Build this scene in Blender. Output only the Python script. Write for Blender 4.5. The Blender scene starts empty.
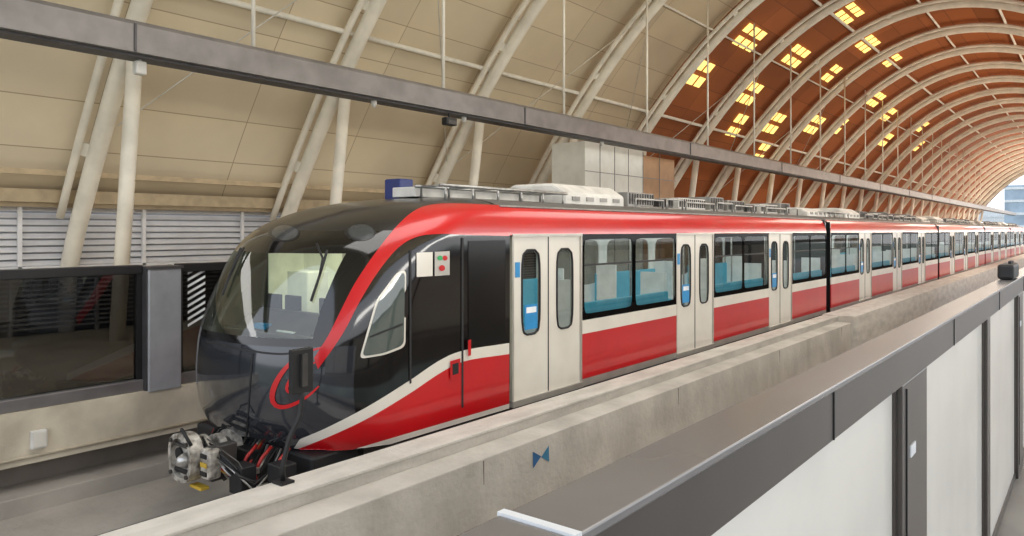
import bpy, math, random
from mathutils import Vector
random.seed(3)
S=bpy.context.scene
COL=S.collection
F=745.0; HY=231.0; CX=512.0
TH=math.atan(588/745); ct=math.cos(TH); st=math.sin(TH); CZ=1.97
YC=6.725
# ------------------------------------------------------------ materials
def lin(c):
    r=[]
    for v in c:
        v=v/255.0
        r.append(v/12.92 if v<=.04045 else ((v+.055)/1.055)**2.4)
    return (r[0],r[1],r[2],1)
def nodes(name):
    m=bpy.data.materials.new(name); m.use_nodes=True
    nt=m.node_tree; nt.nodes.clear()
    out=nt.nodes.new('ShaderNodeOutputMaterial')
    return m,nt,out
def mat(name,col,rough=.5,metal=0,var=.08,scale=4,bump=0,coat=0,emit=0,dark=None,stretch=None,detail=6):
    m,nt,out=nodes(name)
    b=nt.nodes.new('ShaderNodeBsdfPrincipled')
    nt.links.new(b.outputs[0],out.inputs[0])
    tc=nt.nodes.new('ShaderNodeTexCoord'); mp=nt.nodes.new('ShaderNodeMapping')
    nt.links.new(tc.outputs['Object'],mp.inputs[0])
    if stretch: mp.inputs['Scale'].default_value=stretch
    n=nt.nodes.new('ShaderNodeTexNoise'); n.inputs['Scale'].default_value=scale; n.inputs['Detail'].default_value=detail
    nt.links.new(mp.outputs[0],n.inputs['Vector'])
    cr=nt.nodes.new('ShaderNodeValToRGB')
    c=lin(col)
    d=lin(dark) if dark else tuple(x*(1-var*2.2) for x in c[:3])+(1,)
    l=tuple(min(1,x*(1+var)) for x in c[:3])+(1,)
    cr.color_ramp.elements[0].position=.32; cr.color_ramp.elements[1].position=.62
    cr.color_ramp.elements[0].color=d; cr.color_ramp.elements[1].color=l
    nt.links.new(n.outputs[0],cr.inputs[0]); nt.links.new(cr.outputs[0],b.inputs['Base Color'])
    b.inputs['Roughness'].default_value=rough; b.inputs['Metallic'].default_value=metal
    if coat: b.inputs['Coat Weight'].default_value=coat; b.inputs['Coat Roughness'].default_value=.05
    if emit:
        b.inputs['Emission Color'].default_value=c; b.inputs['Emission Strength'].default_value=emit
    if bump:
        bp=nt.nodes.new('ShaderNodeBump'); bp.inputs['Strength'].default_value=bump; bp.inputs['Distance'].default_value=.02
        n2=nt.nodes.new('ShaderNodeTexNoise'); n2.inputs['Scale'].default_value=scale*9; n2.inputs['Detail'].default_value=8
        nt.links.new(tc.outputs['Object'],n2.inputs['Vector'])
        nt.links.new(n2.outputs[0],bp.inputs['Height']); nt.links.new(bp.outputs[0],b.inputs['Normal'])
    return m
def glass(name,tint,refl=.08,body=0.0,bodycol=(20,22,24),fres=.6):
    m,nt,out=nodes(name)
    tr=nt.nodes.new('ShaderNodeBsdfTransparent'); tr.inputs[0].default_value=lin(tint)
    df=nt.nodes.new('ShaderNodeBsdfDiffuse'); df.inputs[0].default_value=lin(bodycol)
    gl=nt.nodes.new('ShaderNodeBsdfGlossy'); gl.inputs['Roughness'].default_value=.03
    m1=nt.nodes.new('ShaderNodeMixShader'); m1.inputs[0].default_value=body
    nt.links.new(tr.outputs[0],m1.inputs[1]); nt.links.new(df.outputs[0],m1.inputs[2])
    lw=nt.nodes.new('ShaderNodeLayerWeight'); lw.inputs[0].default_value=.25
    ad=nt.nodes.new('ShaderNodeMath'); ad.operation='MULTIPLY_ADD'; ad.inputs[1].default_value=fres; ad.inputs[2].default_value=refl; ad.use_clamp=True
    nt.links.new(lw.outputs['Fresnel'],ad.inputs[0])
    m2=nt.nodes.new('ShaderNodeMixShader')
    nt.links.new(ad.outputs[0],m2.inputs[0]); nt.links.new(m1.outputs[0],m2.inputs[1]); nt.links.new(gl.outputs[0],m2.inputs[2])
    nt.links.new(m2.outputs[0],out.inputs[0])
    return m
def panelmat(name,col,seam,rough=.6,bw=3.0,rh=1.0,var=.06):
    m,nt,out=nodes(name)
    b=nt.nodes.new('ShaderNodeBsdfPrincipled'); nt.links.new(b.outputs[0],out.inputs[0])
    tc=nt.nodes.new('ShaderNodeTexCoord')
    br=nt.nodes.new('ShaderNodeTexBrick'); br.offset=0
    br.inputs['Scale'].default_value=1; br.inputs['Brick Width'].default_value=bw; br.inputs['Row Height'].default_value=rh
    br.inputs['Mortar Size'].default_value=.012; br.inputs['Mortar Smooth'].default_value=.2
    c=lin(col); br.inputs['Color1'].default_value=c; br.inputs['Color2'].default_value=tuple(x*(1-var*2) for x in c[:3])+(1,)
    br.inputs['Mortar'].default_value=lin(seam)
    nt.links.new(tc.outputs['UV'],br.inputs['Vector'])
    n=nt.nodes.new('ShaderNodeTexNoise'); n.inputs['Scale'].default_value=.5; n.inputs['Detail'].default_value=8
    nt.links.new(tc.outputs['Object'],n.inputs['Vector'])
    mx=nt.nodes.new('ShaderNodeMix'); mx.data_type='RGBA'; mx.blend_type='MULTIPLY'; mx.inputs[0].default_value=.35
    nt.links.new(br.outputs[0],mx.inputs[6]); nt.links.new(n.outputs[0],mx.inputs[7])
    nt.links.new(mx.outputs[2],b.inputs['Base Color']); b.inputs['Roughness'].default_value=rough
    return m
M={}
M['beige']=panelmat('beige_panels',(244,228,198),(190,168,136))
M['brown']=panelmat('warm_lit_panels',(198,114,62),(130,76,46),var=.14)  # same roof panels, with the warm light put into the colour
M['rib']=mat('white_tube',(238,232,218),.4,0,.06,2)
M['cable']=mat('cable_steel',(205,200,190),.4,.3)
M['beam']=mat('beam_grey',(132,129,129),.35,.45,.08,3)
M['beamdk']=mat('beam_dark',(78,76,78),.5,.3)
M['beamlt']=mat('beam_light',(176,172,170),.4,.3)
M['conc']=mat('concrete',(200,195,187),.85,0,.05,2.2,.5,dark=(180,175,167),stretch=(.8,2,2.5),detail=8)
M['concf']=mat('concrete_face',(192,187,179),.85,0,.06,1.6,.5,dark=(168,163,155),stretch=(1.0,1,.7),detail=8)
M['concb']=mat('concrete_beige',(206,196,176),.8,0,.1,1.8,.4,dark=(180,170,152))
M['bed']=mat('track_bed',(176,169,160),.9,0,.1,1.2,.6)
M['bedwall']=mat('recess_wall',(138,130,122),.9,0,.1,1.4,.3)
M['plat']=mat('platform_floor',(150,146,140),.4,0,.08,2)
M['louv']=mat('louvre_white',(238,238,240),.5,0,.03)
M['louvbk']=mat('louvre_backing',(168,168,172),.7,0,.03)
M['louvdk']=mat('louvre_dark',(66,67,68),.5,.2)
M['red']=mat('train_red',(194,12,22),.28,0,.03,2,coat=.4)
M['white']=mat('train_white',(224,219,208),.33,0,.03,2,coat=.25)
M['silver']=mat('train_silver',(184,180,172),.35,.5,.05)
M['black']=mat('cab_black',(10,10,12),.1,0,.03,2,coat=.6)
M['slate']=mat('mask_slate',(64,67,74),.1,.55,.04,2,coat=1)
M['roofgrey']=mat('roof_grey',(104,102,100),.5,.2,.08)
M['darkroof']=mat('dome_grey',(28,29,31),.28,.1,.05,2,coat=.35)
M['blk']=mat('black_matte',(24,24,26),.55)
M['rubber']=mat('rubber',(34,34,36),.7)
M['steel']=mat('steel',(176,175,172),.3,.7,.14,9)
M['grime']=mat('grimy_cast_metal',(190,186,178),.45,.45,.3,14,.2,dark=(108,100,90))
M['steeldk']=mat('dark_steel',(84,82,80),.45,.6,.15)
M['equip']=mat('roof_white',(216,214,208),.45,0,.08)
M['equipg']=mat('roof_equipment_grey',(150,148,144),.5,.3,.14)
M['blue']=mat('blue_box',(26,44,110),.4)
M['teal']=mat('seat_teal_glow',(84,176,200),.5,0,.06,emit=.22)  # slight glow added to brighten the seats, not a light source
M['intw']=mat('interior_white_glow',(220,220,214),.5,emit=.32)  # glow stands in for light on the car interior surfaces
M['cabw']=mat('cab_interior_glow',(212,214,194),.5,emit=.3)  # glow stands in for light on the cab walls and ceiling
M['intfloor']=mat('interior_floor',(130,132,134),.5)
M['lamp']=mat('lamp_panel',(255,250,238),.5,emit=5.0)
M['lens']=mat('lamp_lens',(74,78,80),.2,.3,coat=.5)
M['stick']=mat('blue_sticker',(40,140,200),.4)
M['stickw']=mat('white_sticker',(235,238,240),.4)
M['yellow']=mat('yellow_paint',(205,170,60),.5)
M['hose']=mat('red_hose',(166,36,32),.45)
M['green']=mat('green_lamp',(40,160,90),.4)
M['emb1']=mat('emblem_blue',(36,92,142),.6)
M['emb2']=mat('emblem_teal',(56,120,156),.6)
M['sky']=mat('skylight_pane',(255,228,130),.5,emit=1.1)
M['gatetop']=mat('gate_top',(138,136,136),.26,.5,.04,3)
M['gateside']=mat('gate_side',(80,75,71),.28,.35,.06,3)
M['gatepan']=mat('gate_panel',(228,225,216),.3,0,.04,2,coat=.3)
M['post']=mat('post_grey',(172,175,180),.35,.35,.05)
M['fence']=mat('fence_grey',(160,160,160),.5,.1,.05)
M['house']=mat('room_white',(228,228,222),.5,0,.03)
M['housebr']=mat('room_tan',(176,136,100),.55,0,.05)
M['ground']=mat('ground_far',(120,126,110),.95,0,.2,.05)
M['tower']=mat('tower_glass',(150,168,184),.3,.2,.1,.3)
M['towerlt']=mat('tower_slab',(214,218,220),.6)
M['cabglass']=glass('windshield_glass',(232,240,228),.1,fres=.4)
M['carglass']=glass('car_window_glass',(196,204,204),.07,.05,fres=.4)
M['sideglass']=glass('cab_side_glass',(120,130,130),.12,.8,(92,102,98),fres=.3)
M['psdglass']=glass('screen_glass',(160,160,160),.06,.12,(20,21,23),fres=.25)
M['blkglass']=glass('black_glass',(20,20,20),.03,.95,(7,7,8),fres=.2)
M['blkpane']=mat('black_pane',(8,8,9),.2,0,.02)
# ------------------------------------------------------------ mesh helpers
ORG={}
class MB:
    def __init__(s): s.v=[]; s.f=[]
    def add(s,vs,fs):
        n=len(s.v); s.v+= [tuple(p) for p in vs]; s.f+=[tuple(i+n for i in f) for f in fs]; return s
    def quad(s,a,b,c,d): return s.add([a,b,c,d],[(0,1,2,3)])
    def box(s,x0,x1,y0,y1,z0,z1):
        v=[(x,y,z) for x in (x0,x1) for y in (y0,y1) for z in (z0,z1)]
        return s.add(v,[(0,1,3,2),(4,6,7,5),(0,4,5,1),(2,3,7,6),(0,2,6,4),(1,5,7,3)])
    def pipe(s,pts,r,n=10,close=True):
        P=[Vector(p) for p in pts]; rings=[]; up=None
        for i,p in enumerate(P):
            t=((P[min(i+1,len(P)-1)]-P[max(i-1,0)])).normalized()
            if up is None:
                a=Vector((0,0,1)) if abs(t.z)<.9 else Vector((1,0,0))
                up=(a-t*a.dot(t)).normalized()
            else: up=(up-t*up.dot(t)).normalized()
            b=t.cross(up); rr=r[i] if isinstance(r,(list,tuple)) else r
            rings.append([p+up*math.cos(2*math.pi*k/n)*rr+b*math.sin(2*math.pi*k/n)*rr for k in range(n)])
        v=[q for R in rings for q in R]; f=[]
        for i in range(len(P)-1):
            for k in range(n): f.append((i*n+k,i*n+(k+1)%n,(i+1)*n+(k+1)%n,(i+1)*n+k))
        if close: f.append(tuple(range(n-1,-1,-1))); f.append(tuple((len(P)-1)*n+k for k in range(n)))
        return s.add(v,f)
    def prism(s,prof,axis,a,b):
        def P(u,v,t): return (t,u,v) if axis=='x' else ((u,t,v) if axis=='y' else (u,v,t))
        n=len(prof); v=[P(u,w,a) for u,w in prof]+[P(u,w,b) for u,w in prof]
        f=[(i,(i+1)%n,n+(i+1)%n,n+i) for i in range(n)]+[tuple(range(n-1,-1,-1)),tuple(range(n,2*n))]
        return s.add(v,f)
    def grid(s,rows):
        n=len(rows[0]); v=[p for r in rows for p in r]
        f=[(i*n+k,i*n+k+1,(i+1)*n+k+1,(i+1)*n+k) for i in range(len(rows)-1) for k in range(n-1)]
        return s.add(v,f)
    def build(s,name,m,parent=None,smooth=False,bevel=0,solid=0):
        me=bpy.data.meshes.new(name)
        o0=ORG.get(parent.name,Vector((0,0,0))) if parent else Vector((0,0,0))
        me.from_pydata([tuple(Vector(p)-o0) for p in s.v],[],s.f)
        me.materials.append(m); me.validate(); me.update()
        if smooth:
            for p in me.polygons: p.use_smooth=True
        o=bpy.data.objects.new(name,me); COL.objects.link(o)
        if parent: o.parent=parent; ORG[o.name]=o0
        if bevel:
            bv=o.modifiers.new('Bevel','BEVEL'); bv.width=bevel; bv.segments=2; bv.limit_method='ANGLE'
        if solid:
            so=o.modifiers.new('Solid','SOLIDIFY'); so.thickness=solid; so.offset=0
        return o
def thing(name,loc,label,cat,group=None):
    o=bpy.data.objects.new(name,None); COL.objects.link(o); o.location=loc; o.empty_display_size=.2
    ORG[o.name]=Vector(loc); o['label']=label; o['category']=cat
    if group: o['group']=group
    return o
def tag(o,label,cat,group=None):
    o['label']=label; o['category']=cat
    if group: o['group']=group
    return o
def struct(o): o['kind']='structure'; return o
def copy_tree(o,parent=None):
    c=o.copy(); COL.objects.link(c)
    if parent: c.parent=parent
    for ch in [x for x in bpy.data.objects if x.parent==o]: copy_tree(ch,c)
    return c
ORD=['first','second','third','fourth','fifth','sixth','seventh','eighth','ninth','tenth','eleventh','twelfth','thirteenth','fourteenth','fifteenth','sixteenth','seventeenth','eighteenth','nineteenth','twentieth']
ORD+=['twenty '+a for a in ORD[:9]]+['thirtieth']+['thirty '+a for a in ORD[:9]]
# ------------------------------------------------------------ camera
cam=bpy.data.cameras.new('camera'); co=bpy.data.objects.new('camera',cam); COL.objects.link(co)
co.location=(0,0,CZ); co.rotation_euler=(math.pi/2,0,TH-math.pi/2)
cam.sensor_width=36; cam.lens=F*36/1024; cam.shift_y=-(268-HY)/1024; cam.clip_end=2000; cam.clip_start=.05
S.camera=co
# ------------------------------------------------------------ vault
X0V,X1V,XSPLIT=-4.0,132.0,24.4
def vz(Y): return CZ+8.9-.082*(Y-5)**2
def vp(X,Y,off=0):
    d=-.164*(Y-5); n=Vector((0,-d,1)).normalized()
    return Vector((X,Y,vz(Y)))+n*off
def skin(xa,xb,m):
    ys=[15.15-(15.15+3.5)*i/48 for i in range(49)]
    arc=0; me=bpy.data.meshes.new('ceiling'); v=[];f=[];uv=[]
    prev=None
    for i,y in enumerate(ys):
        p=vp(xa,y,.38)
        if prev is not None: arc+=(p-prev).length
        prev=p
        q=vp(xb,y,.38); v+=[tuple(p),tuple(q)]; uv+=[(xa-6.05,arc),(xb-6.05,arc)]
    for i in range(48): f.append((2*i,2*i+1,2*i+3,2*i+2))
    me.from_pydata(v,[],f); l=me.uv_layers.new(name='UVMap')
    for poly in me.polygons:
        for li in poly.loop_indices: l.data[li].uv=uv[me.loops[li].vertex_index]
        poly.use_smooth=True
    me.materials.append(m); o=bpy.data.objects.new('ceiling',me); COL.objects.link(o); struct(o)
    so=o.modifiers.new('Solid','SOLIDIFY'); so.thickness=.06
skin(X0V,XSPLIT,M['beige']); skin(XSPLIT,X1V,M['brown'])
RS=4.59; RX0=6.05
nr=int((X1V-RX0)/RS)
def rib():
    r=thing('roof_rib',(RX0-RS,15.5,0),'x','roof rib','curved white roof ribs of the vault')
    X=RX0-RS
    pts=[(X,15.95,0),(X,15.8,1.2)]+[tuple(vp(X,15.5-18.5*i/44)) for i in range(45)]
    MB().pipe(pts,.16,12).build('arch_tube',M['rib'],r,True)
    pts=[tuple(vp(X-.3,15.3-18.3*i/44,.12)) for i in range(45)]
    MB().pipe(pts,.075,8).build('edge_tube',M['rib'],r,True)
    MB().pipe([(X+.05,13.85,0),(X+.05,13.1,vz(13.1)-.1)],.13,12).build('raking_strut',M['rib'],r,True)
    for Y in (14.6,12.2,9.6,6.8):
        g=MB(); g.quad(vp(X,Y,-.05),vp(X-.3,Y,.16),vp(X-.3,Y-.14,.16),vp(X,Y-.14,-.05)); g.build('gusset',M['rib'],r,solid=.03)
    return r
r0=rib()
for k in range(nr+1):
    o=r0 if k==0 else copy_tree(r0)
    o.location=(RX0+RS*(k-1),15.5,0)
    o['label']='curved white tubular roof rib with raking strut, %s along the vault'%ORD[k]
for k,(Y,rad) in enumerate([(12.6,.06),(10.2,.035),(8.0,.06),(5.6,.045),(3.2,.05),(.4,.05)]):
    o=MB().pipe([vp(X0V,Y,.2),vp(X1V,Y,.2)],rad,8).build('roof_purlin',M['rib'],None,True)
    tag(o,'long white purlin tube running across the roof ribs, %s above the louvres'%ORD[k],'purlin','purlin tubes of the vault')
for k in range(9):
    X=RX0+RS*k
    mb=MB(); up_=k%2==0
    mb.pipe([vp(X+.2,14.2 if up_ else 10.6,-.05),vp(X+RS-.2,10.6 if up_ else 14.2,-.05)],.014,6); o=mb.build('bracing_cable',M['cable'])
    tag(o,'thin diagonal bracing cable crossing the %s roof bay'%ORD[k],'cable','bracing cables under the vault')
# skylights
kk=0
def skylight(X,Y,n=3):
    global kk
    r=thing('skylight',tuple(vp(X,Y,.3)),'group of glowing amber skylight panes in the warm lit vault, %s placed along'%ORD[kk%39],'skylight','amber skylights in the vault'); kk+=1
    for i in range(2):
        for j in range(n):
            xa=X-.85+j*.64+(.12 if i else 0); ya=Y-.3+i*.42
            mb=MB(); mb.quad(vp(xa,ya,.3),vp(xa+.52,ya,.3),vp(xa+.52,ya+.28,.3),vp(xa,ya+.28,.3)); mb.build('pane',M['sky'],r)
for (b,dx,Y,n) in ((4,.2,9.9,3),(4,-.6,11.3,2),(5,.3,9.7,3),(5,-.7,11.3,3),(5,.9,12.3,2),(5,.0,7.6,3),(6,.2,8.0,3),(6,-.5,11.9,3),(6,1.0,12.9,2),(6,.9,9.6,2),(7,.0,11.5,3),(7,.4,7.9,2),(8,.2,9.6,3),(8,-.6,11.2,2),(9,.1,9.9,3),(10,.3,11.0,3),(11,.0,9.6,3),(12,.0,10.6,3)):
    skylight(RX0+RS*(b+.5)+dx,Y,n)
# ------------------------------------------------------------ left wall
mb=MB(); mb.box(X0V,X1V,15.9,16.05,0,1.25)
struct(mb.build('wall_left',M['louvdk']))
mb=MB(); mb.box(X0V,X1V,16.0,16.05,1.25,2.6)
struct(mb.build('wall_left',M['louvbk']))  # grey sheet added to hide bright sky in the louvre gaps
mb=MB()
for i in range(9):
    z=1.31+i*.13
    mb.quad((X0V,15.84,z),(X1V,15.84,z),(X1V,15.93,z+.09),(X0V,15.93,z+.09))
struct(mb.build('wall_left',M['louv'],solid=.012))
mb=MB()
x=X0V
while x<X1V: mb.box(x,x+.07,15.78,15.84,1.25,2.5); x+=2.295
mb.box(X0V,X1V,15.78,16.0,1.2,1.3); struct(mb.build('trim_1',M['louv']))
mb=MB(); mb.box(X0V,X1V,15.3,15.75,2.5,2.74); mb.box(X0V,X1V,15.45,15.9,2.42,2.5)
struct(mb.build('trim_2',mat('gutter_tan',(178,160,130),.6)))
mb=MB(); mb.box(X0V,X1V,14.95,15.0,2.98,3.08)
struct(mb.build('trim_3',mat('ledge_tan',(190,170,138),.6)))
mb=MB()
for i in range(12): mb.box(X0V,60,15.7,15.74,.12+i*.09,.155+i*.09)
x=X0V
while x<60: mb.box(x,x+.05,15.66,15.76,0,1.25); x+=1.5
tag(mb.build('slat_fence',M['fence']),'grey horizontal slat fence on the far platform under the white louvres','fence')
# ------------------------------------------------------------ platforms, track
mb=MB(); mb.box(X0V,X1V,9.2,16.05,-.58,-.001); struct(mb.build('floor_far_platform',M['concb']))
mb=MB(); mb.box(X0V,X1V,9.6,10.0,-1.3,-.58); struct(mb.build('wall_recess',M['bedwall']))
mb=MB(); mb.box(X0V,X1V,9.05,9.6,-1.2,-.88); struct(mb.build('trim_4',M['bed'],bevel=.01))
mb=MB(); mb.box(X0V,X1V,.9,9.7,-1.4,-1.07); struct(mb.build('floor',M['bed']))
mb=MB(); mb.box(X0V,X1V,-6,.9,-.5,-.001); struct(mb.build('floor_near_platform',M['plat']))
for i,(y) in enumerate((6.0,7.45,1.9,3.35)):
    mb=MB(); mb.prism([(y-.07,-1.07),(y+.07,-1.07),(y+.03,-1.03),(y+.035,-.92),(y-.035,-.92),(y-.03,-1.03)],'x',X0V,X1V)
    tag(mb.build('rail',M['steeldk']),['steel rail nearest the viewer under the train','steel rail on the far side under the train','near track rail beside the grey platform gates','near track rail beside the concrete dividing wall'][i],'rail','running rails')
# concrete dividing wall
XB=18.4
r=thing('dividing_wall',(X0V,4.85,-1.07),'long stepped pale concrete wall between the two tracks beside the train','concrete wall')
mb=MB(); mb.prism([(4.84,-1.07),(5.15,-1.07),(5.15,-.02),(4.81,-.02),(4.81,-.05),(4.84,-.06)],'x',X0V,XB); mb.build('upper_kerb',M['conc'],r,bevel=.008)
mb=MB(); mb.prism([(4.50,-1.07),(4.84,-1.07),(4.84,-.15),(4.53,-.16)],'x',X0V,XB); mb.build('ledge',M['concf'],r,bevel=.01)
mb=MB(); mb.prism([(4.35,-1.07),(5.16,-1.07),(5.16,.0),(4.42,.0)],'x',XB,X1V); mb.build('raised_block',M['conc'],r,bevel=.012)
for i in range(5):
    x=1.2+i*4.1
    mb=MB(); mb.box(x,x+.012,4.522,4.532,-.7,-.18); mb.build('shutter_joint',M['bedwall'],r)
# emblem on the wall
def face(x,z): return (x,4.53-.03*(-.16-z)/.91-.006,z)
ex=(745*4.52/.785/(1100-541)-4.52*st)/ct
r=thing('wall_emblem',(ex,4.5,-.36),'blue bow tie emblem of two triangles painted on the concrete wall face','emblem')
mb=MB(); mb.add([face(ex-.14,-.27),face(ex-.14,-.44),face(ex,-.35)],[(0,1,2)]); mb.build('left_triangle',M['emb1'],r)
mb=MB(); mb.add([face(ex+.14,-.27),face(ex+.14,-.44),face(ex,-.36)],[(0,1,2)]); mb.build('right_triangle',M['emb2'],r)
# black box on bent pole beside the nose
r=thing('trackside_box',(3.52,5.08,-.02),'flat black box on a bent black pole standing on the concrete kerb by the nose','trackside box')
mb=MB(); mb.pipe([(3.5,5.07,-.02),(3.5,5.07,.12),(3.56,5.07,.32),(3.66,5.07,.48),(3.68,5.07,.6),(3.68,5.07,.72)],.02,10); mb.build('pole',M['blk'],r,True)
mb=MB(); mb.box(3.57,3.78,5.05,5.1,.66,1.02); mb.build('box',M['blk'],r,bevel=.01)
mb=MB(); mb.box(3.65,3.70,5.02,5.05,.72,.98); mb.build('back_rail',M['steeldk'],r)
mb=MB(); mb.box(3.44,3.56,5.0,5.13,-.02,.0); mb.build('foot_plate',M['blk'],r)
# ------------------------------------------------------------ train body maths
ZK=[-.12,0,.2,.5,.8,.93,1.0,1.2,1.5,1.72,1.85,1.95,2.05,2.15,2.22,2.28,2.33,2.37,2.39,2.40]
XK=[4.17,4.05,3.96,3.93,3.95,3.975,3.995,4.07,4.21,4.34,4.45,4.57,4.74,5.0,5.23,5.52,5.88,6.28,6.53,6.7]
WK=[1.29,1.31,1.325,1.325,1.325,1.325,1.325,1.325,1.325,1.325,1.325,1.32,1.305,1.27,1.22,1.12,.95,.65,.35,.02]
LK=[1.05,1.1,1.15,1.15,1.15,1.15,1.15,1.15,1.18,1.2,1.22,1.25,1.3,1.3,1.3,1.25,.92,.52,.27,.09]
XE=6.8
def herm(xs,ys,x):
    if x<=xs[0]: return ys[0]
    if x>=xs[-1]: return ys[-1]
    i=0
    while xs[i+1]<x: i+=1
    def sl(j):
        if j==0: return (ys[1]-ys[0])/(xs[1]-xs[0])
        if j==len(xs)-1: return (ys[-1]-ys[-2])/(xs[-1]-xs[-2])
        a=(ys[j]-ys[j-1])/(xs[j]-xs[j-1]); b=(ys[j+1]-ys[j])/(xs[j+1]-xs[j])
        return 0 if a*b<=0 else 2*a*b/(a+b)
    h=xs[i+1]-xs[i]; t=(x-xs[i])/h
    return (2*t**3-3*t*t+1)*ys[i]+(t**3-2*t*t+t)*h*sl(i)+(-2*t**3+3*t*t)*ys[i+1]+(t**3-t*t)*h*sl(i+1)
NE=2.2
def params(z): return herm(ZK,XK,z),herm(ZK,WK,z),herm(ZK,LK,z)
def Wf(X,z):
    if z>2.40: return -(z-2.4)*5
    if z<-.12: return -1
    xn,w,L=params(z)
    if X>=xn+L: return w
    if X<=xn: return (X-xn)*3
    return w*(1-((xn+L-X)/L)**NE)**(1/NE)
def G(p): return abs(p.y-YC)-Wf(p.x,p.z)
CAM=Vector((0,0,CZ)); FW=Vector((ct,st,0)); RT=Vector((st,-ct,0)); UP=Vector((0,0,1))
def cast(px,py,off=.004):
    d=FW+RT*((px-CX)/F)+UP*((HY-py)/F)
    t=5.0; hit=None
    while t<16:
        if G(CAM+d*t)<0: hit=t; break
        t+=.03
    if hit is None: return None
    a,b=hit-.03,hit
    for _ in range(16):
        m=(a+b)/2
        if G(CAM+d*m)<0: b=m
        else: a=m
    p=CAM+d*b; e=.01
    g=Vector((G(p+Vector((e,0,0)))-G(p-Vector((e,0,0))),G(p+Vector((0,e,0)))-G(p-Vector((0,e,0))),G(p+Vector((0,0,e)))-G(p-Vector((0,0,e)))))
    if g.length<1e-9: g=Vector((0,-1,0))
    return p+g.normalized()*off
def smoothpl(pts,n):
    P=[Vector((a,b)) for a,b in pts]; out=[]
    if len(P)>2:
        Q=[P[0]*2-P[1]]+P+[P[-1]*2-P[-2]]
        for i in range(1,len(Q)-2):
            for k in range(8):
                t=k/8
                out.append(.5*((2*Q[i])+(Q[i+1]-Q[i-1])*t+(2*Q[i-1]-5*Q[i]+4*Q[i+1]-Q[i+2])*t*t+(3*Q[i]-Q[i-1]-3*Q[i+1]+Q[i+2])*t**3))
        out.append(P[-1])
    else: out=P
    L=[0]
    for i in range(1,len(out)): L.append(L[-1]+(out[i]-out[i-1]).length)
    res=[]
    for k in range(n+1):
        d=L[-1]*k/n; i=0
        while i<len(L)-2 and L[i+1]<d: i+=1
        t=(d-L[i])/max(1e-9,L[i+1]-L[i]); res.append(out[i].lerp(out[i+1],min(1,t)))
    return res
def strip(name,top,bot,m,parent,nu=60,nv=8,off=.004,mirror=False,xm=None):
    a=smoothpl(top,nu); b=smoothpl(bot,nu); rows=[]
    for j in range(nv+1):
        row=[]
        for i in range(nu+1):
            q=a[i].lerp(b[i],j/nv); p=cast(q.x,q.y,off)
            if p is None: p=row[-1] if row else (rows[-1][i] if rows else Vector((XE,5.4,2.2)))
            row.append(p)
        rows.append(row)
    o=MB().grid(rows).build(name,m,parent,True)
    if mirror:
        rows=[[Vector((p.x,2*YC-p.y,p.z)) for p in r] for r in rows]
        MB().grid(rows).build(name,m,parent,True)
    return o
def polypatch(name,pts,m,parent,off,n=48,rr=6):
    P=[Vector(p) for p in pts]; N=len(P); out=[]
    for i in range(N):
        a=P[i-1];b=P[i];c=P[(i+1)%N]; r1=min(rr,(a-b).length*.4); r2=min(rr,(c-b).length*.4)
        p0=b+(a-b).normalized()*r1; p2=b+(c-b).normalized()*r2
        for k in range(6):
            t=k/5; out.append(p0*(1-t)**2+b*2*t*(1-t)+p2*t*t)
    c=sum(out,Vector((0,0)))/len(out); out.append(out[0]); rows=[]
    for j in range(9):
        rows.append([cast(*(c.lerp(p,max(.001,j/8))),off) for p in out])
    return MB().grid(rows).build(name,m,parent,True)
def ellipse(name,cx,cy,rx,ry,m,parent,off=.006,n=24,mirror=False):
    mb=MB(); c=cast(cx,cy,off) or Vector((5,6,2.1)); rows=[]
    for j in range(5):
        rows.append([cast(cx+rx*j/4*math.cos(2*math.pi*k/n),cy+ry*j/4*math.sin(2*math.pi*k/n),off) or c for k in range(n+1)])
    return MB().grid(rows).build(name,m,parent,True)
# ------------------------------------------------------------ car pieces
YN=5.4; YF=8.05
def plate(mb,y,rect,hole,n=40,flip=1,thick=.03,NP=7.0):
    x0,x1,z0,z1=rect; a0,a1,b0,b1=hole; cx,cz=(a0+a1)/2,(b0+b1)/2; A,B=(a1-a0)/2,(b1-b0)/2
    ang=[2*math.pi*k/n for k in range(n)]+[math.atan2(z-cz,x-cx)%(2*math.pi) for x in (x0,x1) for z in (z0,z1)]
    ang+=[math.atan2(sz*B,sx*A)%(2*math.pi) for sx in (-1,1) for sz in (-1,1)]
    ang=sorted(set(ang))
    inn=[];outr=[]
    for t in ang:
        c_,s_=math.cos(t),math.sin(t)
        r=1/(((abs(c_)/A)**NP+(abs(s_)/B)**NP)**(1/NP)); inn.append((cx+r*c_,cz+r*s_))
        k=[]
        if c_>1e-9: k.append((x1-cx)/c_)
        if c_<-1e-9: k.append((x0-cx)/c_)
        if s_>1e-9: k.append((z1-cz)/s_)
        if s_<-1e-9: k.append((z0-cz)/s_)
        r=min(k); outr.append((cx+r*c_,cz+r*s_))
    N=len(ang)
    v=[(x,y,z) for x,z in outr]+[(x,y,z) for x,z in inn]+[(x,y+thick,z) for x,z in inn]
    f=[(i,(i+1)%N,N+(i+1)%N,N+i) for i in range(N)]+[(N+i,N+(i+1)%N,2*N+(i+1)%N,2*N+i) for i in range(N)]
    mb.add(v,f); return inn
def pane(mb,y,inn):
    mb.add([(x,y,z) for x,z in inn],[tuple(range(len(inn)))])
SEC=[(z,herm(ZK,WK,z)) for z in [1.92,1.97,2.0,2.05,2.1,2.15,2.19,2.22,2.25,2.28,2.31,2.33,2.35,2.37,2.385,2.395,2.40]]
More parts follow.
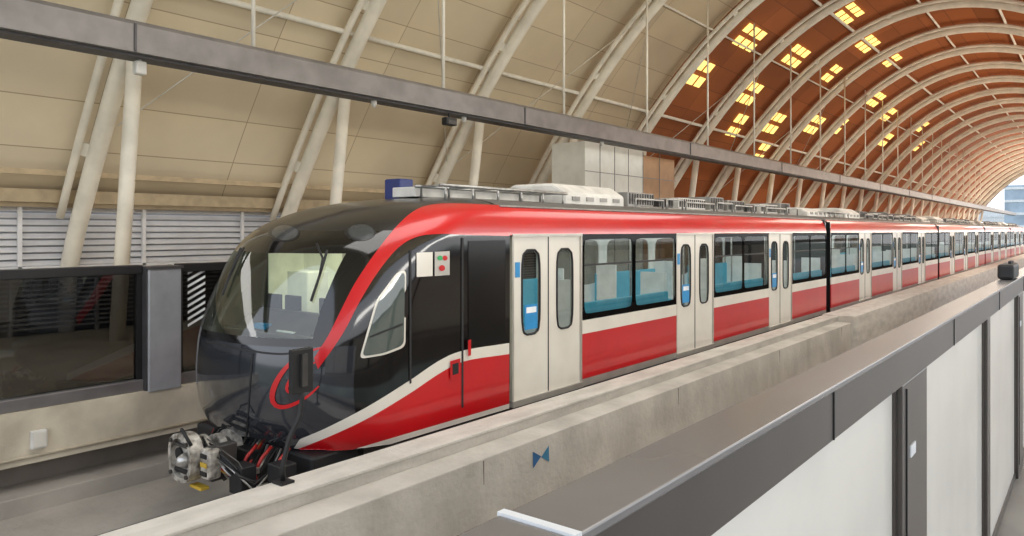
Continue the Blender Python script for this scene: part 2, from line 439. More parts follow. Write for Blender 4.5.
def car(root,a,b,doors,xs,closed_front):
    DW=.75
    for sg in (-1,1):
        mb=MB()
        sec=[q for q in SEC if q[0]<=2.26]
        mb.grid([[(x,YC+sg*w,z) for z,w in sec] for x in (a if not closed_front else XE,b)]); mb.build('red_cant_panel',M['red'],root,True)
    sec=[q for q in SEC if q[0]>=2.25]
    prof=[(YC-w,z) for z,w in sec]+[(YC+w,z) for z,w in reversed(sec)]
    MB().grid([[(x,y,z) for y,z in prof] for x in (a if not closed_front else XE,b)]).build('roof_shell',M['roofgrey'],root,True)
    mb=MB(); mb.pipe([(a if not closed_front else XE,YC-1.175,2.265),(b,YC-1.175,2.265)],.012,6); mb.build('rain_gutter',M['equipg'],root)
    edges=[xs]
    for d in doors: edges+= [d-DW,d+DW]
    edges.append(b-.02)
    for i in range(0,len(edges),2):
        p,q=edges[i],edges[i+1]
        if q-p<.1: continue
        mb=MB(); mb.box(p,q,YN,YN+.03,-.1,.0); mb.build('sill_panel',M['silver'],root)
        mb=MB(); mb.box(p,q,YN-.004,YN+.03,.6,.78); mb.build('white_stripe_panel',M['white'],root)
        mb=MB(); mb.box(p,q,YN-.002,YN+.03,.0,.6); mb.build('red_side_panel',M['red'],root)
        L=q-p; nw=2 if L>1.9 else 1
        band=MB(); cells=[(p+L*k/nw,p+L*(k+1)/nw) for k in range(nw)]
        for (u,w) in cells:
            inn=plate(band,YN,(u,w,.78,1.93),(u+.05,w-.05,.86,1.86),56,NP=16,thick=.008)
            g=MB(); pane(g,YN+.006,inn); wo=g.build('side_window',M['carglass'],root)
            h=MB(); h.box(u+.05,w-.05,YN+.003,YN+.03,1.5,1.525); h.build('window_bar',M['blk'],wo)
        band.build('window_band',M['blkglass'],root)
    for d in doors:
        fr=MB(); fr.box(d-DW,d-DW+.03,YN,YN+.06,-.05,1.93); fr.box(d+DW-.03,d+DW,YN,YN+.06,-.05,1.93); fr.box(d-DW,d+DW,YN-.005,YN+.06,1.9,1.935)
        fr.build('door_frame',M['silver'],root)
        fr=MB(); fr.box(d-DW,d+DW,YN-.02,YN+.1,-.1,-.03); fr.build('door_sill',M['silver'],root)
        for sg in (-1,1):
            u,w=(d-DW+.03,d-.008) if sg<0 else (d+.008,d+DW-.03)
            c_=(u+w)/2
            lf=MB(); inn=plate(lf,YN+.022,(u,w,-.03,1.9),(c_-.18,c_+.18,.72,1.74),40,NP=5)
            lo=lf.build('door_leaf',M['white'],root)
            rim=MB(); pts=[(x,YN+.018,z) for x,z in inn]; pts.append(pts[0]); rim.pipe(pts,.014,6,False); rim.build('window_rim',M['rubber'],lo,True)
            g=MB(); pane(g,YN+.03,inn); g.build('door_window',M['carglass'],lo)
            if sg<0:
                k=MB(); k.box(c_-.13,c_+.13,YN+.014,YN+.018,.78,1.08); k.build('sticker',M['stick'],lo)
                k=MB(); k.box(c_-.1,c_+.1,YN+.010,YN+.014,.98,1.05); k.build('sticker_patch',M['stickw'],lo)
                k=MB(); k.box(c_-.31,c_-.22,YN+.016,YN+.020,1.42,1.6); k.build('side_notice',M['stick'],lo)
        g=MB(); g.box(d-.008,d+.008,YN+.016,YN+.03,-.03,1.9); g.build('door_seal',M['rubber'],root)
    far=MB(); fg=MB(); n=max(2,int((b-xs)/1.9))
    for k in range(n):
        u=xs+(b-.02-xs)*k/n; w=xs+(b-.02-xs)*(k+1)/n
        inn=plate(far,YF,(u,w,-.1,1.93),(u+.15,w-.15,.9,1.8),36,thick=-.03); pane(fg,YF-.01,inn)
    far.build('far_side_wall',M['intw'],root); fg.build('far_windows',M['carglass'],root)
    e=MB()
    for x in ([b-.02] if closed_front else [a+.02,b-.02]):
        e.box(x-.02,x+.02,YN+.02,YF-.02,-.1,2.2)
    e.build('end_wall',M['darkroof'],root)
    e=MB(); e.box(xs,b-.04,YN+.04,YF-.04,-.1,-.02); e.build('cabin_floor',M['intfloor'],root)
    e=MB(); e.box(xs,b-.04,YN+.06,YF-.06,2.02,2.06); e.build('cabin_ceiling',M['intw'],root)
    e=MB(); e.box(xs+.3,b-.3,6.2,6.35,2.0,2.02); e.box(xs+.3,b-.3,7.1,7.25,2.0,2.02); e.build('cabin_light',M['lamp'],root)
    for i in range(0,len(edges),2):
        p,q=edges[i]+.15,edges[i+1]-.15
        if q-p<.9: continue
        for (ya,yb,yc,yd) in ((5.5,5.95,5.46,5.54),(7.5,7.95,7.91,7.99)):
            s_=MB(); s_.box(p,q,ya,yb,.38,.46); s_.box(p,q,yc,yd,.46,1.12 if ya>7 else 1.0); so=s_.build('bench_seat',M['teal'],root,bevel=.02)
            k=MB(); k.box(p,p+.04,ya,yb,-.02,1.3); k.box(q-.04,q,ya,yb,-.02,1.3); k.build('seat_end_panel',M['intw'],so)
        k=MB()
        k.pipe([(p+.1,6.1,-.02),(p+.1,6.1,2.02)],.018,8); k.pipe([(q-.1,6.1,-.02),(q-.1,6.1,2.02)],.018,8); k.pipe([(p,6.1,1.85),(q,6.1,1.85)],.015,8)
        k.build('grab_pole',M['steel'],root,True)
    e=MB(); e.box(a+(1.1 if closed_front else .3),b-.3,5.75,7.7,-.6,-.12); e.build('underframe',M['steeldk'],root)
    for xb in (a+3.2,b-2.6):
        bg=MB(); bg.box(xb-1.3,xb+1.3,5.75,5.9,-.62,-.4); bg.box(xb-1.3,xb+1.3,7.55,7.7,-.62,-.4); bo=bg.build('bogie',M['steeldk'],root)
        for dx in (-.95,.95):
            for yy in (5.95,7.4):
                wv=MB(); wv.pipe([(xb+dx,yy,-.56),(xb+dx,yy+.1,-.56)],.36,24); wv.build('wheel',M['steeldk'],bo)
    def ac(x0,x1,h=.3):
        m_=MB(); m_.prism([(6.1,2.30),(7.35,2.30),(7.35,2.36+h*.55),(7.1,2.38+h),(6.35,2.38+h),(6.1,2.36+h*.55)],'x',x0,x1)
        u=m_.build('air_conditioner',M['equip'],root,bevel=.04)
        for i in range(4):
            xx=x0+.15+(x1-x0-.3)*i/3.6; g=MB(); g.box(xx,xx+.2,6.085,6.11,2.42,2.48); g.build('vent_slot',M['equipg'],u)
        for cx_ in (x0+(x1-x0)*.3,x0+(x1-x0)*.7):
            q=MB(); q.pipe([(cx_,YC,2.38+h),(cx_,YC,2.40+h)],.22,20); q.build('fan_cover',M['equipg'],u)
    base=xs if closed_front else a+2.0
    ac(base+2.2,base+3.9)
    if not closed_front: ac(a+.5,a+2.3,.22)
    rk=MB()
    for y in (5.95,6.35):
        rk.pipe([(base-.6,y,2.5),(base+2.0,y,2.5)],.02,6)
    for i in range(6):
        x=base-.5+i*.48; rk.pipe([(x,5.95,2.32),(x,5.95,2.5),(x,6.35,2.5),(x,6.35,2.35)],.018,6)
    rk.build('roof_rail',M['steel'],root,True)
    rk=MB(); rk.box(base-.55,base+1.95,6.4,6.8,2.38,2.5); rk.build('cable_tray',M['equip'],root,bevel=.01)
    x=base+4.1; i=0
    while x<b-1.0:
        w=[.9,.55,1.2,.7][i%4]; h=[.22,.15,.19,.26][i%4]
        if x+w>b-.3: break
        k=MB(); k.box(x,x+w,6.15,7.1,2.36,2.40+h); ko=k.build(['resistor_box','valve_box','converter_case','filter_box'][i%4],[M['equipg'],M['steeldk'],M['equip'],M['equipg']][i%4],root,bevel=.012)
        k=MB()
        for j in range(int(w/.09)): k.box(x+.04+j*.09,x+.075+j*.09,6.135,6.155,2.42,2.38+h)
        k.build('grille',M['steeldk'],ko)
        k=MB(); k.pipe([(x-.05,5.98,2.3),(x-.05,5.98,2.5+.03*(i%2)),(x+w+.03,5.98,2.5+.03*(i%2)),(x+w+.03,5.98,2.3)],.018,6); k.build('guard_rail',M['steel'],root,True)
        x+=w+.22; i+=1
    k=MB(); k.pipe([(base+4.1,6.06,2.36),(b-.6,6.06,2.36)],.03,8); k.pipe([(base+4.1,7.3,2.36),(b-.6,7.3,2.36)],.03,8); k.build('roof_pipe',M['steel'],root,True)
# leading car
c1=thing('train_car',(3.7,YC,-.92),'leading red and white train car with black cab and windshield','train car','cars of the red and white train')
car(c1,XE-3.0,19.6,[7.6,11.9,16.2],XE,True)
# cab loft
zs=[-.12+ (2.2+.12)*i/62 for i in range(63)]+[2.2+.2*math.sin(math.pi/2*i/22) for i in range(1,23)]
PH=[i/30*math.pi/2 for i in range(31)]
def outline(z,sg):
    xn,w,L=params(z); pts=[]
    for p in PH: pts.append((xn+L-L*max(0,math.cos(p))**(2/NE),YC-sg*w*math.sin(p)**(2/NE),z))
    for k in range(1,7):
        x0=min(XE,xn+L); pts.append((x0+(XE-x0)*k/6,YC-sg*w,z))
    return pts
full=[]
for z in zs:
    a_=outline(z,1); b_=outline(z,-1)
    full.append(list(reversed(b_))+a_[1:])
nc=len(full[0]); mid=nc//2
WS_P=15; z_lo,z_hi=.97,1.74
parts={'cab_shell':MB(),'nose_mask':MB(),'windshield':MB(),'cab_roof_dome':MB()}
allv=[p for r_ in full for p in r_]
for k_ in parts: parts[k_].v=list(allv)
for i in range(len(zs)-1):
    zm=(zs[i]+zs[i+1])/2
    for j in range(nc-1):
        dj=abs(j+.5-mid); f=(i*nc+j,i*nc+j+1,(i+1)*nc+j+1,(i+1)*nc+j)
        if z_lo<zm<z_hi and dj<WS_P: key='windshield'
        elif zm<.9 and dj<22: key='nose_mask'
        elif zm>1.98: key='cab_roof_dome'
        else: key='cab_shell'
        parts[key].f.append(f)
def prune(mb):
    used=sorted({i for f in mb.f for i in f}); mp={u:k for k,u in enumerate(used)}
    mb.v=[mb.v[u] for u in used]; mb.f=[tuple(mp[i] for i in f) for f in mb.f]; return mb
prune(parts['cab_shell']).build('cab_shell',M['black'],c1,True)
prune(parts['nose_mask']).build('nose_mask',M['slate'],c1,True)
ws=prune(parts['windshield']).build('windshield',M['cabglass'],c1,True)
prune(parts['cab_roof_dome']).build('cab_roof_dome',M['darkroof'],c1,True)
# livery
strip('red_cab_band',[(509,206),(470,204),(440,204),(418,209),(398,225),(376,252),(355,283),(340,312),(328,336),(314,358)],
      [(509,236),(470,235),(440,234),(417,237),(398,248),(378,272),(360,301),(346,328),(334,347),(318,369)],M['red'],c1,90,8,.004,True)
wt=[(509,343),(465,350),(440,360),(410,380),(370,405),(330,426),(300,439)]
wb=[(509,354),(465,361),(440,373),(410,393),(370,417),(330,436),(292,451)]
strip('white_swoosh',wt,wb,M['white'],c1,70,4,.004,True)
SL=.292
rb=[(509,231+SL*591),(465,231+SL*635),(440,231+SL*660),(410,231+SL*690),(370,231+SL*730),(330,231+SL*770),(291,231+SL*809)]
strip('red_lower_panel',wb,rb,M['red'],c1,70,8,.004,True)
strip('silver_skirt',rb,[(p,231+.300*(1100-p)) for p,_ in rb],M['white'],c1,50,3,.004)
# cab side window
fr=polypatch('cab_side_window',[(376,300),(397,272),(406,270),(405,347),(384,355),(359,359)],M['white'],c1,.006)
polypatch('window_glass',[(377.6,302),(397,274.5),(404.4,272.5),(403,345),(383,353),(361.5,356.5)],M['sideglass'],fr,.012)
strip('window_divider',[(369,336),(402,323)],[(369,338),(402,325)],M['blk'],fr,8,2,.016)
strip('destination_glass',[(468,241),(505,240)],[(468,348),(505,340)],M['blkpane'],c1,10,10,.006)
o=strip('number_panel',[(416,253),(432,252)],[(416,277),(432,276)],M['white'],c1,6,6,.01)
o=strip('lamp_cluster',[(434,252),(449,251)],[(434,276),(449,275)],M['silver'],c1,6,6,.01)
ellipse('green_lamp',439,258,2.5,2.5,M['green'],o,.016); ellipse('red_lamp',444,258,2.5,2.5,M['red'],o,.016); ellipse('red_lamp',441,268,3,3,M['red'],o,.016)
strip('cab_door_gap',[(461,238),(463,238)],[(461,408),(463,407)],M['rubber'],c1,1,20,.008)
strip('cab_door_gap',[(409,250),(411,250)],[(409,384),(411,383)],M['rubber'],c1,1,14,.008)
o=strip('door_release',[(449,361),(459,358)],[(449,379),(459,376)],M['red'],c1,4,4,.02)
strip('release_recess',[(451,364),(457,362)],[(451,375),(457,373)],M['blk'],o,4,4,.024)
strip('handrail',[(466,340),(469,339)],[(466,356),(469,355)],M['red'],c1,2,4,.03)
# lamps on forehead
for (x_,y_) in ((284,233),(360,232)):
    o=ellipse('headlamp',x_,y_,16,9,M['darkroof'],c1,.003); ellipse('lens',x_+1,y_,13,7.5,M['lens'],o,.005)
# mask details
strip('mask_joint',[(207,340),(240,348),(280,353),(314,349)],[(207,342),(240,350),(280,355),(314,351)],M['blk'],c1,30,2,.005)
strip('mask_joint',[(252,354),(249,390),(246,436)],[(253.5,354),(250.5,390),(247.5,436)],M['blk'],c1,24,2,.005)
def stroke(name,pts,w0,w1,m,parent,off=.008):
    P=smoothpl(pts,30); t=[];b=[]
    for i,p in enumerate(P):
        d=(P[min(i+1,30)]-P[max(0,i-1)]).normalized(); n=Vector((-d.y,d.x)); w=w0+(w1-w0)*abs(i/15-1)
        t.append((p+n*w)); b.append((p-n*w))
    rows=[[cast(q.x,q.y,off) or Vector((4,5.5,1)) for q in t],[cast(q.x,q.y,off) for q in P],[cast(q.x,q.y,off) or Vector((4,5.5,1)) for q in b]]
    return MB().grid(rows).build(name,m,parent,True)
lg=stroke('red_emblem',[(324,347),(308,352),(292,362),(280,376),(273,392),(274,403),(282,407),(294,404),(308,396),(319,386)],2.8,.8,M['red'],c1)
stroke('emblem_stroke',[(316,362),(302,368),(292,378),(287,388),(291,393),(300,390)],2,.7,M['red'],lg)
# wipers
for nm,pts in (('a',[(318,246),(324,260),(321,276)]),('b',[(247,250),(240,262),(235,274)])):
    P=[cast(x,y,.04) for x,y in pts]; w=MB(); w.pipe(P,.012,8); wo=w.build('wiper',M['blk'],c1,True)
    if nm=='a': Q=[(328,252),(321,275),(312,302)]
    else: Q=[(243,250),(234,272),(225,296)]
    w=MB(); w.pipe([cast(x,y,.03) for x,y in smoothpl(Q,8)],.013,6); w.build('wiper_blade',M['rubber'],wo)
# cab interior
k=MB(); k.box(4.42,4.95,5.95,7.5,.2,.94); k.prism([(4.47,.94),(4.95,.94),(4.95,1.1),(4.8,1.12)],'y',6.05,7.4); k.build('driver_console',M['steeldk'],c1,bevel=.02)
for y in (6.15,6.75,7.1):
    k=MB(); k.box(4.86,4.90,y,y+.26,1.08,1.27); k.build('console_screen',M['blk'],c1,bevel=.01)
k=MB(); k.box(4.48,4.62,6.3,6.6,.945,.96); k.build('log_sheet',M['stickw'],c1)
k=MB(); k.box(4.48,4.56,6.8,7.0,.945,1.0); k.build('blue_folder',M['stick'],c1)
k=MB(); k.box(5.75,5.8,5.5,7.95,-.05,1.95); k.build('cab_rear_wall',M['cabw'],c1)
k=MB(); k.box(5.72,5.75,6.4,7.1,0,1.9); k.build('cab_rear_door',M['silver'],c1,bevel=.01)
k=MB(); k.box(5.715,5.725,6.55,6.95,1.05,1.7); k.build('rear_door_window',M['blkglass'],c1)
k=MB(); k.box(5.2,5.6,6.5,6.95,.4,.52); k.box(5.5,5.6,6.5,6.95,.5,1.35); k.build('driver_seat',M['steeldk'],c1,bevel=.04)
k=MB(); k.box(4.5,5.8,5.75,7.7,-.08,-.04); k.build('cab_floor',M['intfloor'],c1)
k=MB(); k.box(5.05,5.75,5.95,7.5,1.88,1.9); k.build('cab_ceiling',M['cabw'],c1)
k=MB(); k.box(5.15,5.5,6.2,7.2,1.85,1.87); k.build('cab_fill_panel',M['lamp'],c1)  # glowing panel added to brighten the cab from inside
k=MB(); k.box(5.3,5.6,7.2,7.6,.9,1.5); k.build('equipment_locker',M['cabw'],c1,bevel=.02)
for sg in (-1,1):
    k=MB(); yy=YC+sg*1.17; k.box(5.25,5.75,yy-.01,yy+.01,-.05,1.7); k.build('cab_side_lining',M['cabw'],c1)
# roof blue box
k=MB(); k.box(6.75,7.0,7.2,7.5,2.3,2.66); k.build('antenna_box',M['blue'],c1,bevel=.02)
# coupler
YK=6.74; ZC=-.15; XC=3.58
def rrect(hw,hh,x,n=32,NP=2.5):
    out=[]
    for k in range(n):
        t=2*math.pi*k/n; c_,s_=math.cos(t),math.sin(t); r=1/(((abs(c_)/hw)**NP+(abs(s_)/hh)**NP)**(1/NP)); out.append((x,YK+r*c_,ZC+r*s_))
    return out
def ringplate(hw,hh,iw,ih,x0,x1):
    mb=MB(); n=32; A=rrect(hw,hh,x0);B=rrect(iw,ih,x0);C=rrect(hw,hh,x1);D=rrect(iw,ih,x1)
    v=A+B+C+D; f=[]
    for i in range(n):
        j=(i+1)%n
        f+=[(i,j,n+j,n+i),(2*n+i,3*n+i,3*n+j,2*n+j),(i,2*n+i,2*n+j,j),(n+i,n+j,3*n+j,3*n+i)]
    return mb.add(v,f)
cp=ringplate(.21,.225,.165,.18,XC-.05,XC+.08).build('coupler_head',M['grime'],c1)
k=MB(); k.add(rrect(.18,.19,XC+.0),[tuple(range(32))]); k.build('coupler_back_plate',M['grime'],cp)
k=MB(); k.pipe([(XC+.05,YK-.07,ZC-.01),(XC-.05,YK-.07,ZC-.01),(XC-.11,YK-.07,ZC-.01)],[.085,.065,.035],20); k.build('coupler_cone',M['steel'],cp,True)
k=MB(); k.pipe([(XC-.02,YK+.075,ZC+.02),(XC+.06,YK+.075,ZC+.02)],.06,18); k.build('coupler_cup',M['blk'],cp)
for y in (-.14,.14):
    for z in (-.15,.15):
        k=MB(); k.pipe([(XC-.07,YK+y,ZC+z),(XC-.02,YK+y,ZC+z)],.02,10); k.build('coupler_bolt',M['steeldk'],cp)
k=MB(); k.box(XC-.04,XC-.01,YK-.12,YK+.12,ZC+.1,ZC+.13); k.build('upper_bar',M['steeldk'],cp,bevel=.01)
k=MB(); k.box(XC-.04,XC-.01,YK-.12,YK+.12,ZC-.14,ZC-.1); k.build('lower_bar',M['blk'],cp,bevel=.01)
k=MB(); k.pipe([(XC-.04,YK-.2,ZC+.15),(XC-.07,YK-.1,ZC+.28),(XC,YK+.05,ZC+.25),(XC+.1,YK+.12,ZC+.12)],.016,8); k.build('release_loop',M['blk'],cp,True)
k=MB(); k.box(XC+.02,XC+.16,YK-.38,YK-.23,ZC-.16,ZC+.12); ec=k.build('electric_coupler',M['grime'],c1,bevel=.03)
for z in (-.12,-.04,.04):
    k=MB(); k.box(XC+.01,XC+.02,YK-.36,YK-.26,ZC+z,ZC+z+.04); k.build('contact_row',M['yellow'] if z==-.04 else M['blk'],ec)
k=MB(); k.pipe([(XC+.08,YK,ZC),(4.4,YK,ZC)],.1,16); k.build('coupler_shaft',M['steeldk'],c1,True)
for xx,rr_ in ((3.72,.17),(3.88,.15),(4.02,.17)):
    k=MB(); k.pipe([(xx,YK,ZC),(xx+.07,YK,ZC)],rr_,18); k.build('shaft_collar',M['grime'],c1)
for (a_,b_,c_,d_,e_,f_) in ((3.66,3.92,6.4,6.5,-.34,-.02),(3.66,3.95,6.95,7.05,-.34,-.05),(4.0,4.4,6.3,7.15,-.46,-.12),(3.74,3.9,6.05,6.25,-.42,-.16),(3.94,4.12,5.75,5.95,-.38,-.14)):
    k=MB(); k.box(a_,b_,c_,d_,e_,f_); k.build('coupler_bracket',M['steeldk'] if a_<3.7 else M['blk'],c1,bevel=.012)
k=MB(); k.box(XC+.02,XC+.1,YK-.26,YK-.06,ZC-.27,ZC-.245); k.build('yellow_plate',M['yellow'],c1)
random.seed(8)
for i in range(40):
    y=6.0+.031*i; k=MB(); j=random.uniform(-.07,.07); q=random.uniform(-.06,.06)
    k.pipe([(XC+.1+.03*(i%3),y*.35+YK*.65,ZC+.12+j),(XC+.14,y+q,ZC-.02+j),(XC+.24+.02*(i%4),y-.03,ZC-.16-.07*(i%2)),(XC+.42,y+j,ZC-.12+q),(XC+.58,y+.02,-.08)],.006+.004*(i%3),8)
    k.build('cable',[M['blk'],M['steel'],M['blk'],M['steeldk'],M['hose'] if i%2 else M['blk'],M['yellow'] if i==12 else M['rubber'],M['grime']][i%7],c1,True)
for (y,x) in ((6.12,3.95),(5.95,4.03),(6.28,3.9)):
    k=MB(); k.pipe([(x+.15,y,-.06),(x+.05,y,-.14),(x-.03,y,-.26),(x+.02,y+.03,-.36)],.016,10); ho=k.build('air_hose',M['hose'],c1,True)
    k=MB(); k.box(x-.05,x+.01,y-.03,y+.03,-.27,-.21); k.build('hose_fitting',M['steel'],ho,bevel=.01)
k=MB(); k.box(4.25,4.8,5.7,7.75,-.35,-.12); k.build('front_beam',M['blk'],c1,bevel=.03)
# mid cars
LM=16.0; PT=16.4; XM=20.0
c2=thing('train_car',(XM,YC,-.92),'x','train car','cars of the red and white train')
car(c2,XM,XM+LM,[XM+3.6,XM+8.0,XM+12.4],XM+.02,False)
w=MB()
for i in range(8):
    w.box(XM-.39+i*.048,XM-.36+i*.048,5.55,7.9,-.05,2.25)
w.build('gangway_bellows',M['rubber'],c2)
names=['second red and white train car, right behind the leading car','third red and white train car from the cab end','fourth red and white train car from the cab end','fifth red and white train car, farthest in the photo']
for i in range(4):
    o=c2 if i==0 else copy_tree(c2)
    o.location=(XM+PT*i,YC,-.92); o['label']=names[i]
# ------------------------------------------------------------ overhead beam
r=thing('overhead_beam',(X0V,9.5,4.17),'long grey overhead service beam hung on rods above the far track','beam')
zb=CZ+2.2
mb=MB(); mb.prism([(9.3,zb),(9.8,zb),(9.8,zb+.4),(9.36,zb+.4),(9.3,zb+.34)],'x',X0V,X1V-5); mb.build('beam_casing',M['beam'],r)
mb=MB(); mb.box(X0V,X1V-5,9.42,9.72,zb-.03,zb-.002); mb.build('underside_channel',M['beamdk'],r)
mb=MB(); mb.box(X0V,X1V-5,9.74,9.8,zb-.012,zb-.001); mb.build('light_strip',M['beamlt'],r)
x=4.3
while x<70:
    mb=MB(); mb.box(x,x+.03,9.285,9.3,zb-.0,zb+.35); x+=3.95*2; mb.build('casing_joint',M['beamdk'],r)
for i in range(22):
    X=6.1+3.95*i
    mb=MB(); mb.pipe([(X,9.55,zb+.4),(X,9.55,vz(9.55)+.1)],.03,8)
    tag(mb.build('hanger_rod',M['rib'],None,True),'thin white vertical hanger rod above the grey beam, %s along'%ORD[i],'rod','hanger rods of the overhead beam')
for i,(px,lab) in enumerate(((372,'leftmost of the small pale sensors'),(462,'middle of the small pale sensors'),(600,'rightmost of the small pale sensors'))):
    X=(745*9.55/.785/(1100-px)-9.55*st)/ct
    mb=MB(); mb.pipe([(X,9.5,zb-.03),(X,9.5,zb-.09),(X,9.5,zb-.14)],[.05,.05,.02],12); tag(mb.build('smoke_detector',M['equip'],None,True),lab+' under the overhead beam','sensor','sensors under the overhead beam')
X=(745*9.4/.785/(1100-449)-9.4*st)/ct
r=thing('surveillance_camera',(X,9.4,zb-.03),'dark surveillance camera hanging under the grey overhead beam','surveillance camera')
mb=MB(); mb.pipe([(X,9.4,zb-.03),(X,9.4,zb-.12)],.02,8); mb.build('bracket',M['blk'],r)
mb=MB(); mb.box(X-.14,X+.14,9.32,9.46,zb-.26,zb-.12); mb.build('housing',M['blk'],r,bevel=.02)
mb=MB(); mb.box(X-.1,X+.1,9.31,9.33,zb-.24,zb-.17); mb.build('visor',M['steeldk'],r)
X=(745*9.55/.785/(1100-140)-9.55*st)/ct
r=thing('loudspeaker',(X,9.55,zb-.03),'small pale loudspeaker under the left end of the overhead beam','loudspeaker')
mb=MB(); mb.box(X-.07,X+.07,9.5,9.62,zb-.22,zb-.05); mb.build('case',M['equip'],r,bevel=.02)
mb=MB(); mb.pipe([(X,9.55,zb-.05),(X,9.55,zb)],.02,8); mb.build('bracket',M['steel'],r)
# ------------------------------------------------------------ far screen doors
def screen(x0,x1,label):
    r=thing('screen_door',(x0,9.35,0),label,'screen door','glass screens on the far platform edge')
    m_=MB(); m_.box(x0,x1,9.28,9.42,1.44,1.55); m_.build('header',M['blk'],r,bevel=.01)
    m_=MB(); m_.box(x0,x1,9.26,9.44,0,.14); m_.build('bottom_rail',M['beam'],r,bevel=.01)
    m_=MB(); m_.box(x0,x0+.06,9.3,9.4,.14,1.44); m_.box(x1-.06,x1,9.3,9.4,.14,1.44); m_.build('side_frame',M['blk'],r)
    m_=MB(); m_.box(x0+.06,x1-.06,9.34,9.36,.14,1.44); m_.build('glass_pane',M['psdglass'],r)
    return r
screen(-2.5,.55,'dark glass platform screen out at the left end of the far platform')
screen(.6,4.4,'large dark glass platform screen left of the grey post')
rr=screen(4.86,8.2,'dark glass platform screen between the grey post and the train nose')
screen(8.25,12,'dark glass platform screen hidden partly behind the leading car')
k=MB()
for i in range(9):
    z=.72+i*.085; k.quad((5.0,9.325,z),(5.24,9.325,z+.12),(5.24,9.325,z+.155),(5.0,9.325,z+.035))
k.build('striped_sticker',M['stickw'],rr)
r=thing('screen_post',(4.43,9.2,0),'light grey metal post box between the two glass screens','post')
mb=MB(); mb.box(4.42,4.84,9.18,9.5,-.02,1.5); mb.build('post_body',M['post'],r,bevel=.015)
mb=MB(); mb.box(4.40,4.425,9.2,9.48,.0,1.5); mb.build('edge_trim',M['beamdk'],r)
mb=MB(); mb.box(4.40,4.86,9.16,9.52,1.5,1.53); mb.build('post_cap',M['beamdk'],r)
xq=2.95+.25
r=thing('junction_box',(xq,9.18,-.3),'small white junction box fixed on the beige far platform edge','junction box')
mb=MB(); mb.box(xq-.07,xq+.09,9.14,9.2,-.42,-.22); mb.build('box',M['equip'],r,bevel=.01)
mb=MB(); mb.box(xq-.05,xq+.07,9.13,9.14,-.40,-.24); mb.build('lid',M['white'],r,bevel=.003)
mb=MB(); mb.pipe([(X0V,9.19,-.5),(5.2,9.19,-.5)],.018,8); tag(mb.build('conduit',M['concb'],None,True),'thin beige conduit along the far platform edge','conduit')
# room on far platform
r=thing('equipment_room',(17.2,11.9,0),'tall white and tan panelled equipment room rising behind the train roof','equipment room')
mb=MB(); mb.box(17.14,20.4,11.0,12.1,0,4.42); mb.build('white_block',M['house'],r)
mb=MB(); mb.box(20.4,22.6,11.02,12.1,0,4.3); mb.build('tan_block',M['housebr'],r)
mb=MB()
for x in (17.9,18.7,19.5,20.4,21.5): mb.box(x,x+.02,10.985,11.0,0,4.4)
mb.box(17.14,22.6,10.985,11.0,3.6,3.62); mb.build('panel_joint',M['beam'],r)
# ------------------------------------------------------------ near platform gate
K=.714
GY0=.70*K; GY1=.863*K; GT=CZ-.52*K; GB=CZ-.71*K
r=thing('gate_header',(-1,.55,GB),'long grey metal header box topping the near platform gates','gate header')
mb=MB(); mb.box(-1,1.055*K,GY0,GY1,GT-.015,GT+.001); mb.box(1.075*K,45,GY0,GY1,GT-.015,GT); mb.build('top_cover',M['gatetop'],r,bevel=.003)
mb=MB(); mb.box(1.055*K,1.075*K,GY0-.003,GY1+.003,GT-.02,GT+.004); mb.build('white_joint',M['stickw'],r)
mb=MB(); mb.box(-1,45,GY0+.008,GY1-.01,GB,GT-.015); mb.build('side_cover',M['gateside'],r)
for i in range(10):
    mb=MB(); mb.box(1.9+i*1.9,1.905+i*1.9,GY0+.005,GY0+.009,GB,GT-.015); mb.build('cover_joint',M['blk'],r)
def gate(x0,x1,lab):
    r=thing('platform_gate',(x0,GY0+.05,0),lab,'platform gate','pale platform gates under the grey header')
    m_=MB(); m_.box(x0+.02,x1-.02,GY0+.035,GY0+.05,.05,GB-.01); m_.build('pale_pane',M['gatepan'],r)
    m_=MB(); m_.box(x0,x0+.02,GY0+.025,GY0+.06,0,GB); m_.box(x1-.02,x1,GY0+.025,GY0+.06,0,GB); m_.box(x0,x1,GY0+.025,GY0+.06,0,.05); m_.build('frame',M['gateside'],r)
def gpost(x0,x1,i):
    r=thing('barrier_pillar',(x0,GY0+.05,0),'dark brown grey pillar between pale platform gates, %s from the left'%ORD[i],'pillar','dark pillars of the near platform barrier')
    m_=MB(); m_.box(x0,x1,GY0+.008,GY1,0,GB); m_.build('pillar_body',M['gateside'],r,bevel=.004)
    if i%2==0:
        m_=MB(); m_.box(x0+.12,x0+.2,GY0+.003,GY0+.008,1.2,1.24); m_.build('sticker',M['stickw'],r)
        m_=MB(); m_.box(x0+.06,x0+.065,GY0+.004,GY0+.009,.1,GB-.02); m_.build('door_seam',M['blk'],r)
gate(-.6,.95,'pale platform gate nearest the viewer, below the white header joint'); gate(.95,3.79*K,'pale platform gate filling the lower right corner, left of the first dark pillar')
x=3.79*K; i=0; g=0
while x<28:
    gpost(x,x+.62*K,2*i); gate(x+.62*K,x+3.3*K,'pale platform gate, %s one right of the first dark pillar'%ORD[g]); gpost(x+3.3*K,x+3.5*K,2*i+1); gate(x+3.5*K,x+6.2*K,'pale platform gate, %s one right of the first dark pillar'%ORD[g+1]); x+=6.2*K; i+=1; g+=2
r=thing('equipment_case',(6.9,.55,GT+.004),'small black equipment case on top of the gate header at the right edge','equipment case')
mb=MB(); mb.box(6.7,7.15,GY0+.005,GY1-.005,GT+.004,GT+.12); mb.build('case',M['blk'],r,bevel=.02)
mb=MB(); mb.box(6.8,7.0,GY0+.03,GY0+.05,GT+.11,GT+.14); mb.build('grip',M['rubber'],r)
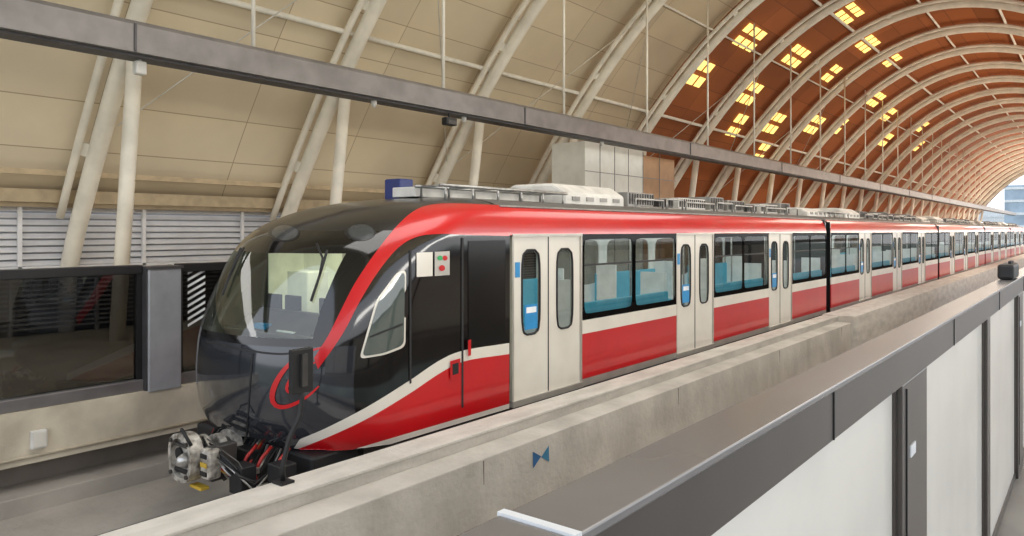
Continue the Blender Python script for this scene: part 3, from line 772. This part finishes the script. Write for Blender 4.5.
# ------------------------------------------------------------ outside
mb=MB(); mb.box(-400,900,-500,600,-12.2,-12); struct(mb.build('ground',M['ground']))
def bld(x0,x1,y0,y1,h,label,m):
    r=thing('office_building',(x0,y0,-12),label,'building')
    k=MB(); k.box(x0,x1,y0,y1,-12,h); k.build('facade',m,r)
    k=MB(); z=-10
    while z<h: k.box(x0-.15,x1,y0-.15,y1,z,z+.6); z+=3.2
    k.build('floor_slab',M['towerlt'],r)
bld(225,245,13.5,19,13.5,'pale blue glass office building beyond the open end of the vault',M['tower'])
bld(260,290,20,45,8,'lower grey building left of the glass office building beyond the vault',M['towerlt'])
bld(300,330,-8,12,10,'distant building far down the line beyond the station',M['tower'])
# ------------------------------------------------------------ light
w=bpy.data.worlds.new('world'); S.world=w; w.use_nodes=True
nt=w.node_tree; nt.nodes.clear()
out=nt.nodes.new('ShaderNodeOutputWorld'); bg=nt.nodes.new('ShaderNodeBackground')
tc=nt.nodes.new('ShaderNodeTexCoord'); sp=nt.nodes.new('ShaderNodeSeparateXYZ'); cr=nt.nodes.new('ShaderNodeValToRGB')
cr.color_ramp.elements[0].position=0; cr.color_ramp.elements[0].color=(.86,.87,.88,1)
cr.color_ramp.elements[1].position=.6; cr.color_ramp.elements[1].color=(.78,.86,1,1)
nt.links.new(tc.outputs['Generated'],sp.inputs[0]); nt.links.new(sp.outputs[2],cr.inputs[0]); nt.links.new(cr.outputs[0],bg.inputs[0])
bg.inputs[1].default_value=1.9; nt.links.new(bg.outputs[0],out.inputs[0])
def area(x,y,z,sx,sy,pw,col,rot=(0,0,0)):
    l=bpy.data.lights.new('fill_light','AREA'); l.shape='RECTANGLE'; l.size=sx; l.size_y=sy; l.energy=pw; l.color=col  # added fill lamps, not visible fixtures of the station
    o=bpy.data.objects.new('fill_light',l); COL.objects.link(o); o.location=(x,y,z); o.rotation_euler=rot
area(6,3,8.5,8,5,420,(1,.98,.95)); area(20,3,8.5,10,5,450,(1,.96,.9)); area(42,4,8.5,14,5,700,(1,.9,.75)); area(75,4,8.5,20,5,1300,(1,.9,.75)); area(112,4,8.5,20,5,2200,(1,.93,.82))
area(14,-2.5,3.2,24,1.0,750,(1,.96,.88),(math.radians(145),0,0))  # unseen fill added on the near side for more brightness
area(50,-2.5,3.2,40,1.0,1500,(1,.84,.62),(math.radians(145),0,0))
area(100,-2.5,3.2,40,1.0,3400,(1,.88,.7),(math.radians(145),0,0))
area(0,11.2,3.6,8,1.2,110,(1,.98,.94))  # unseen fill added over the far platform
S.view_settings.view_transform='Standard'
S.view_settings.exposure=0.12
